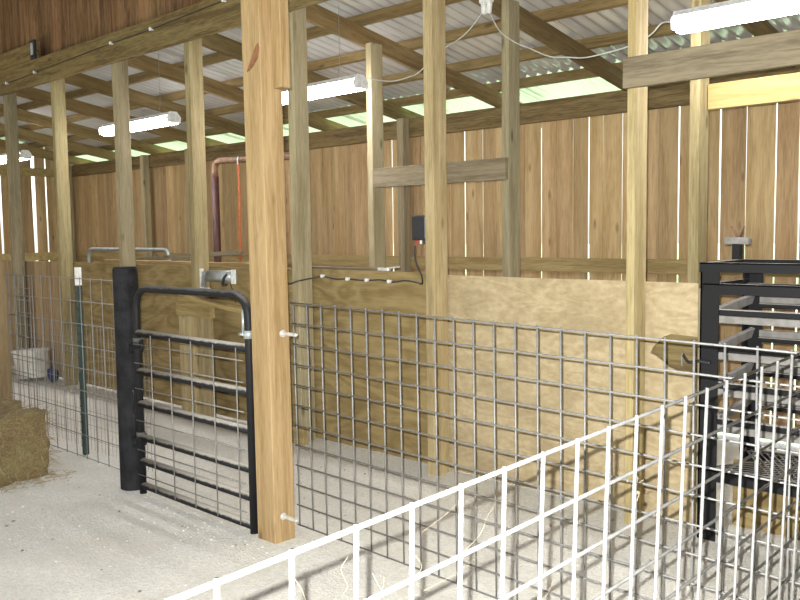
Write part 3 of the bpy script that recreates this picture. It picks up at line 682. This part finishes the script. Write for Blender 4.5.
# ------------------------------------------------------------------ shop lights
def light(x0, x1, y, z, label):
    L = x1 - x0; c = (x0 + x1) / 2
    t = thing('shop_light', label, 'light fixture', (c, y, z), 'hanging fluorescent shop lights')
    bm = bmesh.new()
    prof = [(-0.07, 0.036), (-0.05, 0.054), (-0.035, 0.07), (0.035, 0.07), (0.05, 0.054), (0.07, 0.036), (0.066, 0.034), (0.042, 0.05), (-0.042, 0.05), (-0.066, 0.034)]
    a = [bm.verts.new((-L / 2, p, q)) for p, q in prof]; b = [bm.verts.new((L / 2, p, q)) for p, q in prof]
    n = len(prof)
    for k in range(n): bm.faces.new((a[k], a[(k + 1) % n], b[(k + 1) % n], b[k]))
    obj('reflector', bm, M['white'], t)
    for s in (-1, 1):
        bm = bmesh.new(); q = [bm.verts.new((s * L / 2, p, z_)) for p, z_ in [(-0.07, -0.03), (-0.076, 0.02), (-0.035, 0.072), (0.035, 0.072), (0.076, 0.02), (0.07, -0.03)]]; q2 = [bm.verts.new((s * (L / 2 + 0.006), v.co.y, v.co.z)) for v in q]
        bm.faces.new(q); bm.faces.new(q2)
        for k in range(6): bm.faces.new((q[k], q[(k + 1) % 6], q2[(k + 1) % 6], q2[k]))
        obj('end_cap', bm, M['white'], t)
    bm = bmesh.new()
    lens = [(-0.066, 0.036), (-0.068, -0.012), (-0.052, -0.034), (-0.025, -0.043), (0.025, -0.043), (0.052, -0.034), (0.068, -0.012), (0.066, 0.036)]
    a = [bm.verts.new((-L / 2 + 0.008, p, q)) for p, q in lens]; b = [bm.verts.new((L / 2 - 0.008, p, q)) for p, q in lens]
    bm.faces.new(a); bm.faces.new(b[::-1])
    for k in range(8): bm.faces.new((a[k], a[(k + 1) % 8], b[(k + 1) % 8], b[k]))
    obj('lens', bm, M['tube'], t)['label'] = 'glowing white lens'
    for s in (-1, 1):
        xx = s * (L / 2 - 0.22); zr = ztop(y) - z
        bm = bmesh.new(); add_tube(bm, [(xx - .03, 0, 0.075), (xx, 0, 0.17), (xx, 0, zr + 0.05)], 0.0025, 5); obj('hanger', bm, M['galv_dull'], t)
    return t
light(-2.05, -0.73, 4.42, 2.615, 'nearest shop light, at the upper right corner')
light(-5.75, -4.49, 4.42, 2.615, 'shop light just right of the square gate post top')
light(-8.17, -6.90, 4.36, 2.595, 'shop light between the third and fourth partition posts from the left')
light(-11.6, -10.25, 4.42, 2.50, 'farthest shop light, at the left edge')
cp = [(-4.43, 4.44, 2.655), (-4.30, 4.44, 2.62), (-4.168, 4.44, 2.60), (-4.02, 4.44, 2.61), (-3.93, 4.44, 2.63), (-3.69, 4.44, 2.757), (-3.60, 4.44, 2.785), (-3.488, 4.44, 2.84), (-3.36, 4.44, 2.95)]
t = thing('extension_cord', 'white cord drooping between the two right shop lights from a plug', 'cord', cp[0])
tube_obj('cable', spline(cp, 5), 0.0042, M['whitecord'], t, 7)
cp2 = [(-3.335, 4.44, 2.95), (-3.25, 4.44, 2.80), (-3.13, 4.44, 2.705), (-3.02, 4.44, 2.65), (-2.873, 4.44, 2.578), (-2.75, 4.44, 2.555), (-2.632, 4.44, 2.535), (-2.50, 4.44, 2.54), (-2.356, 4.44, 2.555), (-2.22, 4.44, 2.595), (-2.15, 4.44, 2.65), (-2.08, 4.43, 2.64)]
tube_obj('cable', spline(cp2, 5), 0.0042, M['whitecord'], t, 7)
bm = bmesh.new(); add_box(bm, (-0.02, 0, 0), (0.03, 0.03, 0.075), bev=0.005, rot=Matrix.Rotation(-0.1, 3, 'Y')); add_box(bm, (0.022, 0, -0.004), (0.028, 0.03, 0.07), bev=0.005, rot=Matrix.Rotation(0.15, 3, 'Y')); add_box(bm, (0, 0, 0.06), (0.09, 0.05, 0.06), bev=0.006)
obj('plug', bm, M['white'], t, Vector((-3.347, 4.44, 2.955)) - t.location)

# ------------------------------------------------------------------ black angle-iron stand
st = thing('livestock_stand', 'black angle-iron livestock stand with open rails at the right edge', 'stand', (-1.2, 4.2, 0))
X0, X1, Y0, Y1, ZT = -1.70, -0.62, 3.95, 4.45, 1.362
def angle(nm, p, q, w, th, dirs, mat):
    """L-section bar from p to q; dirs are the two leg directions"""
    p, q = Vector(p), Vector(q); bm = bmesh.new(); off = st.location
    for d, o in ((Vector(dirs[0]), Vector(dirs[1])), (Vector(dirs[1]), Vector(dirs[0]))):
        c = [p, p + d * w, p + d * w + o * th, p + o * th]
        A = [bm.verts.new(v - off) for v in c]; B = [bm.verts.new(v + (q - p) - off) for v in c]
        bm.faces.new(A); bm.faces.new(B[::-1])
        for k in range(4): bm.faces.new((A[k], B[k], B[(k + 1) % 4], A[(k + 1) % 4]))
    return obj(nm, bm, mat, st)
bi = M['blackiron']; W = 0.09
angle('leg', (X0, Y0, 0), (X0, Y0, ZT), W, 0.008, ((1, 0, 0), (0, 1, 0)), bi)
angle('leg', (X1, Y0, 0), (X1, Y0, ZT), W, 0.008, ((-1, 0, 0), (0, 1, 0)), bi)
angle('leg', (X0 + .04, Y1, 0), (X0 + .04, Y1, ZT - .03), W * .85, 0.008, ((1, 0, 0), (0, -1, 0)), bi)
angle('leg', (X1, Y1, 0), (X1, Y1, ZT - .03), W * .85, 0.008, ((-1, 0, 0), (0, -1, 0)), bi)
angle('top_rail', (X0, Y0 - .009, ZT), (X1, Y0 - .009, ZT), 0.045, 0.006, ((0, 1, 0), (0, 0, -1)), bi)
angle('top_rail', (X0, Y1 + .009, ZT), (X1, Y1 + .009, ZT), 0.045, 0.006, ((0, -1, 0), (0, 0, -1)), bi)
angle('top_rail', (X0 - .007, Y0, ZT), (X0 - .007, Y1, ZT), 0.045, 0.006, ((1, 0, 0), (0, 0, -1)), bi)
angle('top_rail', (X1, Y0, ZT), (X1, Y1, ZT), 0.045, 0.006, ((-1, 0, 0), (0, 0, -1)), bi)
angle('front_rail', (X0 + .02, Y0 - .012, 1.262), (X1, Y0 - .012, 1.262), 0.05, 0.006, ((0, 1, 0), (0, 0, -1)), bi)
angle('side_rail', (X0 + .012, Y0, 1.262), (X0 + .012, Y1, 1.262), 0.04, 0.006, ((1, 0, 0), (0, 0, -1)), bi)
angle('rear_rail', (X0 + .05, Y1, 1.24), (X1, Y1, 1.24), 0.06, 0.006, ((0, -1, 0), (0, 0, -1)), bi)
slat = plain('dusty_grey_slat', (0.25, 0.24, 0.22), 0.9, 0, (0.18, 0.17, 0.155), 18)
for z in (1.108, 0.932, 0.755, 0.58):
    box_obj('front_rail', (X0 + .085, Y0 + .012, z + 0.002), (X1, Y0 + .045, z + 0.032), bi, st)
    box_obj('front_slat', (X0 + .085, Y0 + .008, z - 0.034), (X1, Y0 + .03, z + 0.001), slat, st)['label'] = 'dusty grey slat'
    bm = bmesh.new(); add_box(bm, (0, 0, 0), (0.02, 0.40, 0.055), bev=0.002)
    o = obj('side_slat', bm, slat, st, Vector((X0 + 0.075, 4.20, z + 0.035)) - st.location); o.rotation_euler = (math.radians(6), math.radians(20), 0); o['label'] = 'dusty grey slat'
    box_obj('rear_slat', (X0 + .11, Y1 - .03, z + 0.03), (X1, Y1 - .008, z + 0.066), slat, st)['label'] = 'dusty grey slat'
    box_obj('rear_rail', (X0 + .11, Y1 - .04, z + 0.005), (X1, Y1 - .008, z + 0.029), bi, st)
# expanded-metal deck
bm = bmesh.new(); zd = 0.362
k = X0 - 0.5
while k < X1:
    for s in (1, -1):
        a = Vector((k if s > 0 else k + 0.30, Y0 + .02, zd)); b = Vector((k + 0.30 if s > 0 else k, Y1 - .02, zd))
        if min(a.x, b.x) > X0 + .02 and max(a.x, b.x) < X1 - .01:
            d = b - a; add_box(bm, (a + b) / 2, (d.length, 0.008, 0.005), rot=Matrix.Rotation(math.atan2(d.y, d.x), 3, 'Z'))
    k += 0.034
add_box(bm, ((X0 + X1) / 2, Y0 + .02, zd), (X1 - X0 - .04, 0.02, 0.006)); add_box(bm, ((X0 + X1) / 2, Y1 - .02, zd), (X1 - X0 - .04, 0.02, 0.006))
o = obj('mesh_deck', bm, M['blackiron'], st); o.location = -Vector(st.location)
angle('deck_rail', (X0 + .01, Y0 - .01, zd - .004), (X1, Y0 - .01, zd - .004), 0.055, 0.006, ((0, 1, 0), (0, 0, -1)), bi)
angle('deck_rail', (X0 + .05, Y1, zd - .004), (X1, Y1, zd - .004), 0.055, 0.006, ((0, -1, 0), (0, 0, -1)), bi)
box_obj('skirt', (X0 + .06, 4.24, 0.0), (X1, 4.256, 0.345), M['ply'], st)['label'] = 'brown plywood skirt'
# T-handle on the stand's rear
hb = bmesh.new(); add_box(hb, (0, 0, 0.05), (0.04, 0.04, 0.14)); obj('handle_stem', hb, bi, st, Vector((-1.70, 4.40, 1.34)) - st.location)
hb = bmesh.new(); add_box(hb, (0, 0, 0), (0.125, 0.045, 0.035), bev=0.004); obj('handle_bar', hb, slat, st, Vector((-1.70, 4.40, 1.458)) - st.location)
for s in (-1, 1):
    hb = bmesh.new(); add_box(hb, (0.016 * s, 0, 0.03), (0.011, 0.012, 0.065), rot=Matrix.Rotation(0.5 * s, 3, 'Y')); obj('handle_prong', hb, M['rust'], st, Vector((-1.70, 4.40, 1.477)) - st.location)
# snap chain holding the panel to the stand
t = thing('snap_chain', 'short dark chain and snap tying the wire panel near the tan plywood', 'chain', (-1.74, 3.93, 0.88))
tube_obj('links', spline([(-1.80, 3.99, 0.90), (-1.75, 3.94, 0.875), (-1.70, 3.935, 0.885), (-1.64, 3.935, 0.88)], 5), 0.008, M['plastic'], t, 6)
tube_obj('snap', spline([(-1.80, 3.985, 0.91), (-1.805, 3.985, 0.88), (-1.80, 3.98, 0.845)], 4), 0.005, M['galv_dull'], t, 6)

# ------------------------------------------------------------------ loose hay on the nearest panel, stones
hs = [([(-0.745, .697, 1.127), (-.745, .685, 1.114), (-.742, .693, 1.092), (-.745, .689, 1.084)], 'curled hay stalk hanging at the second upright from the left'),
      ([(-.745, .836, 1.12), (-.74, .883, 1.135), (-.745, .924, 1.146)], 'thin hay stalk crossing just under the top wire'),
      ([(-.745, .923, 1.065), (-.738, .956, 1.085), (-.742, .98, 1.106), (-.745, 1.008, 1.118)], 'long bent hay stalk rising to the right'),
      ([(-.745, .837, 1.037), (-.74, .897, 1.042), (-.738, .934, 1.05), (-.745, .972, 1.056)], 'hay stalk lying along the second wire down'),
      ([(-.745, .739, 1.093), (-.74, .751, 1.069), (-.745, .761, 1.082)], 'short hooked hay stalk low beside the third upright'),
      ([(-.745, .607, 1.133), (-.74, .617, 1.113), (-.745, .627, 1.095)], 'straight hay stalk hanging at the leftmost upright'),
      ([(-.745, .817, 1.098), (-.74, .829, 1.077), (-.745, .827, 1.064)], 'short hay stalk dangling at the tallest middle upright'),
      ([(-.745, 1.136, .973), (-.74, 1.154, .95), (-.745, 1.142, .927)], 'small hay stalk dangling from the third wire down')]
for p, l in hs:
    o = tube_obj('hay_stalk', spline(p, 5), 0.0003, M['web'], None, 5); tag(o, l + ' of the nearest wire panel', 'hay stalk', 'hay stalks caught on the nearest panel')
bm = bmesh.new()
for k in range(14):
    p = Vector((random.gauss(0, .006), random.gauss(0, .008), random.uniform(-.04, .012))); d = Vector((random.gauss(0, .006), random.gauss(0, .012), random.gauss(-.01, .01)))
    add_tube(bm, [p, p + d], 0.0011, 4)
bmesh.ops.create_icosphere(bm, subdivisions=1, radius=0.006, matrix=Matrix.Translation((0, 0, -.012)) @ Matrix.Scale(2.2, 4, (0, 0, 1)))
o = obj('hay_tuft', bm, M['web'], loc=(-0.757, 1.472, 1.058)); tag(o, 'small tan tuft of hay hanging from the nearest wire panel', 'hay tuft')

bm = bmesh.new()
for k in range(500):
    if k < 110: x, y = random.gauss(-3.65, .3), random.gauss(2.40, .10)
    elif k < 330: x, y = random.uniform(-5.2, -2.6), random.uniform(1.6, 2.7)
    else: x, y = random.uniform(-4.6, -1), random.uniform(2.2, 3.9)
    r = abs(random.gauss(0, .003)) + .0025
    mtx = Matrix.Translation((x, y, floor_h(x, y) + r * .3)) @ Matrix.Rotation(random.uniform(0, 6), 4, 'Z') @ Matrix.Diagonal((r * random.uniform(.8, 1.5), r, r * random.uniform(.5, .9), 1))
    bmesh.ops.create_icosphere(bm, subdivisions=1, radius=1, matrix=mtx)
m_st, nt, b = new_mat('limestone_chips')
rp = ramp(nt, [(0.0, (0.10, 0.095, 0.09)), (0.12, (0.25, 0.23, 0.2)), (0.16, (0.42, 0.40, 0.36)), (1.0, (0.54, 0.52, 0.47))]); nt.links.new(N(nt, 'ShaderNodeNewGeometry').outputs['Random Per Island'], rp.inputs[0]); nt.links.new(rp.outputs[0], b.inputs['Base Color']); b.inputs['Roughness'].default_value = 0.9
o = obj('gravel_chips', bm, m_st); o['kind'] = 'stuff'; tag(o, 'loose pale limestone chips scattered on the gravel below the gate', 'gravel')

# ------------------------------------------------------------------ camera
Rv = Vector((0.732, 0.681, -0.014)); Uv = Vector((-0.045, 0.069, 0.997)); Fv = Vector((-0.680, 0.729, -0.081))
Fv.normalize(); Rv = (Rv - Fv * Rv.dot(Fv)).normalized(); Uv = Rv.cross(Fv)
cam = bpy.data.cameras.new('camera'); co = bpy.data.objects.new('camera', cam); COL.objects.link(co)
cam.sensor_width = 36; cam.lens = 36 * 840.6 / 800; cam.clip_start = 0.05
co.matrix_world = Matrix(((Rv.x, Uv.x, -Fv.x, 0), (Rv.y, Uv.y, -Fv.y, 0), (Rv.z, Uv.z, -Fv.z, 1.53), (0, 0, 0, 1)))
SC.camera = co

# ------------------------------------------------------------------ light
def lamp(typ, name, loc, energy, color=(1, 1, 1)):
    d = bpy.data.lights.new(name, typ); d.energy = energy; d.color = color
    o = bpy.data.objects.new(name, d); COL.objects.link(o); o.location = loc; return o
s = lamp('SUN', 'sun', (0, 0, 10), 10.0, (1, 0.98, 0.96)); s.data.angle = math.radians(0.6)
s.rotation_euler = Vector((0.62, 0.16, 0.62)).to_track_quat('Z', 'Y').to_euler()
fl = lamp('SPOT', 'camera_flash', Vector((0, 0, 1.53)) + Uv * 0.035 - Rv * 0.022, 620, (1, 0.995, 0.98))
fl.data.spot_size = math.radians(140); fl.data.spot_blend = 1.0; fl.data.shadow_soft_size = 0.004
fl.rotation_euler = (-Fv).to_track_quat('Z', 'Y').to_euler()
w = bpy.data.worlds.new('world'); SC.world = w; w.use_nodes = True
nt = w.node_tree; bg = nt.nodes['Background']
sky = nt.nodes.new('ShaderNodeTexSky'); sky.sky_type = 'NISHITA'; sky.sun_disc = False; sky.sun_elevation = math.radians(42); sky.sun_rotation = math.radians(70)
hs_ = nt.nodes.new('ShaderNodeHueSaturation'); hs_.inputs['Saturation'].default_value = 0.4
nt.links.new(sky.outputs[0], hs_.inputs['Color']); nt.links.new(hs_.outputs[0], bg.inputs[0]); bg.inputs[1].default_value = 0.20

SC.view_settings.view_transform = 'Standard'; SC.view_settings.look = 'None'
SC.view_settings.exposure = 1.1; SC.view_settings.gamma = 1.0; SC.view_settings.use_curve_mapping = False
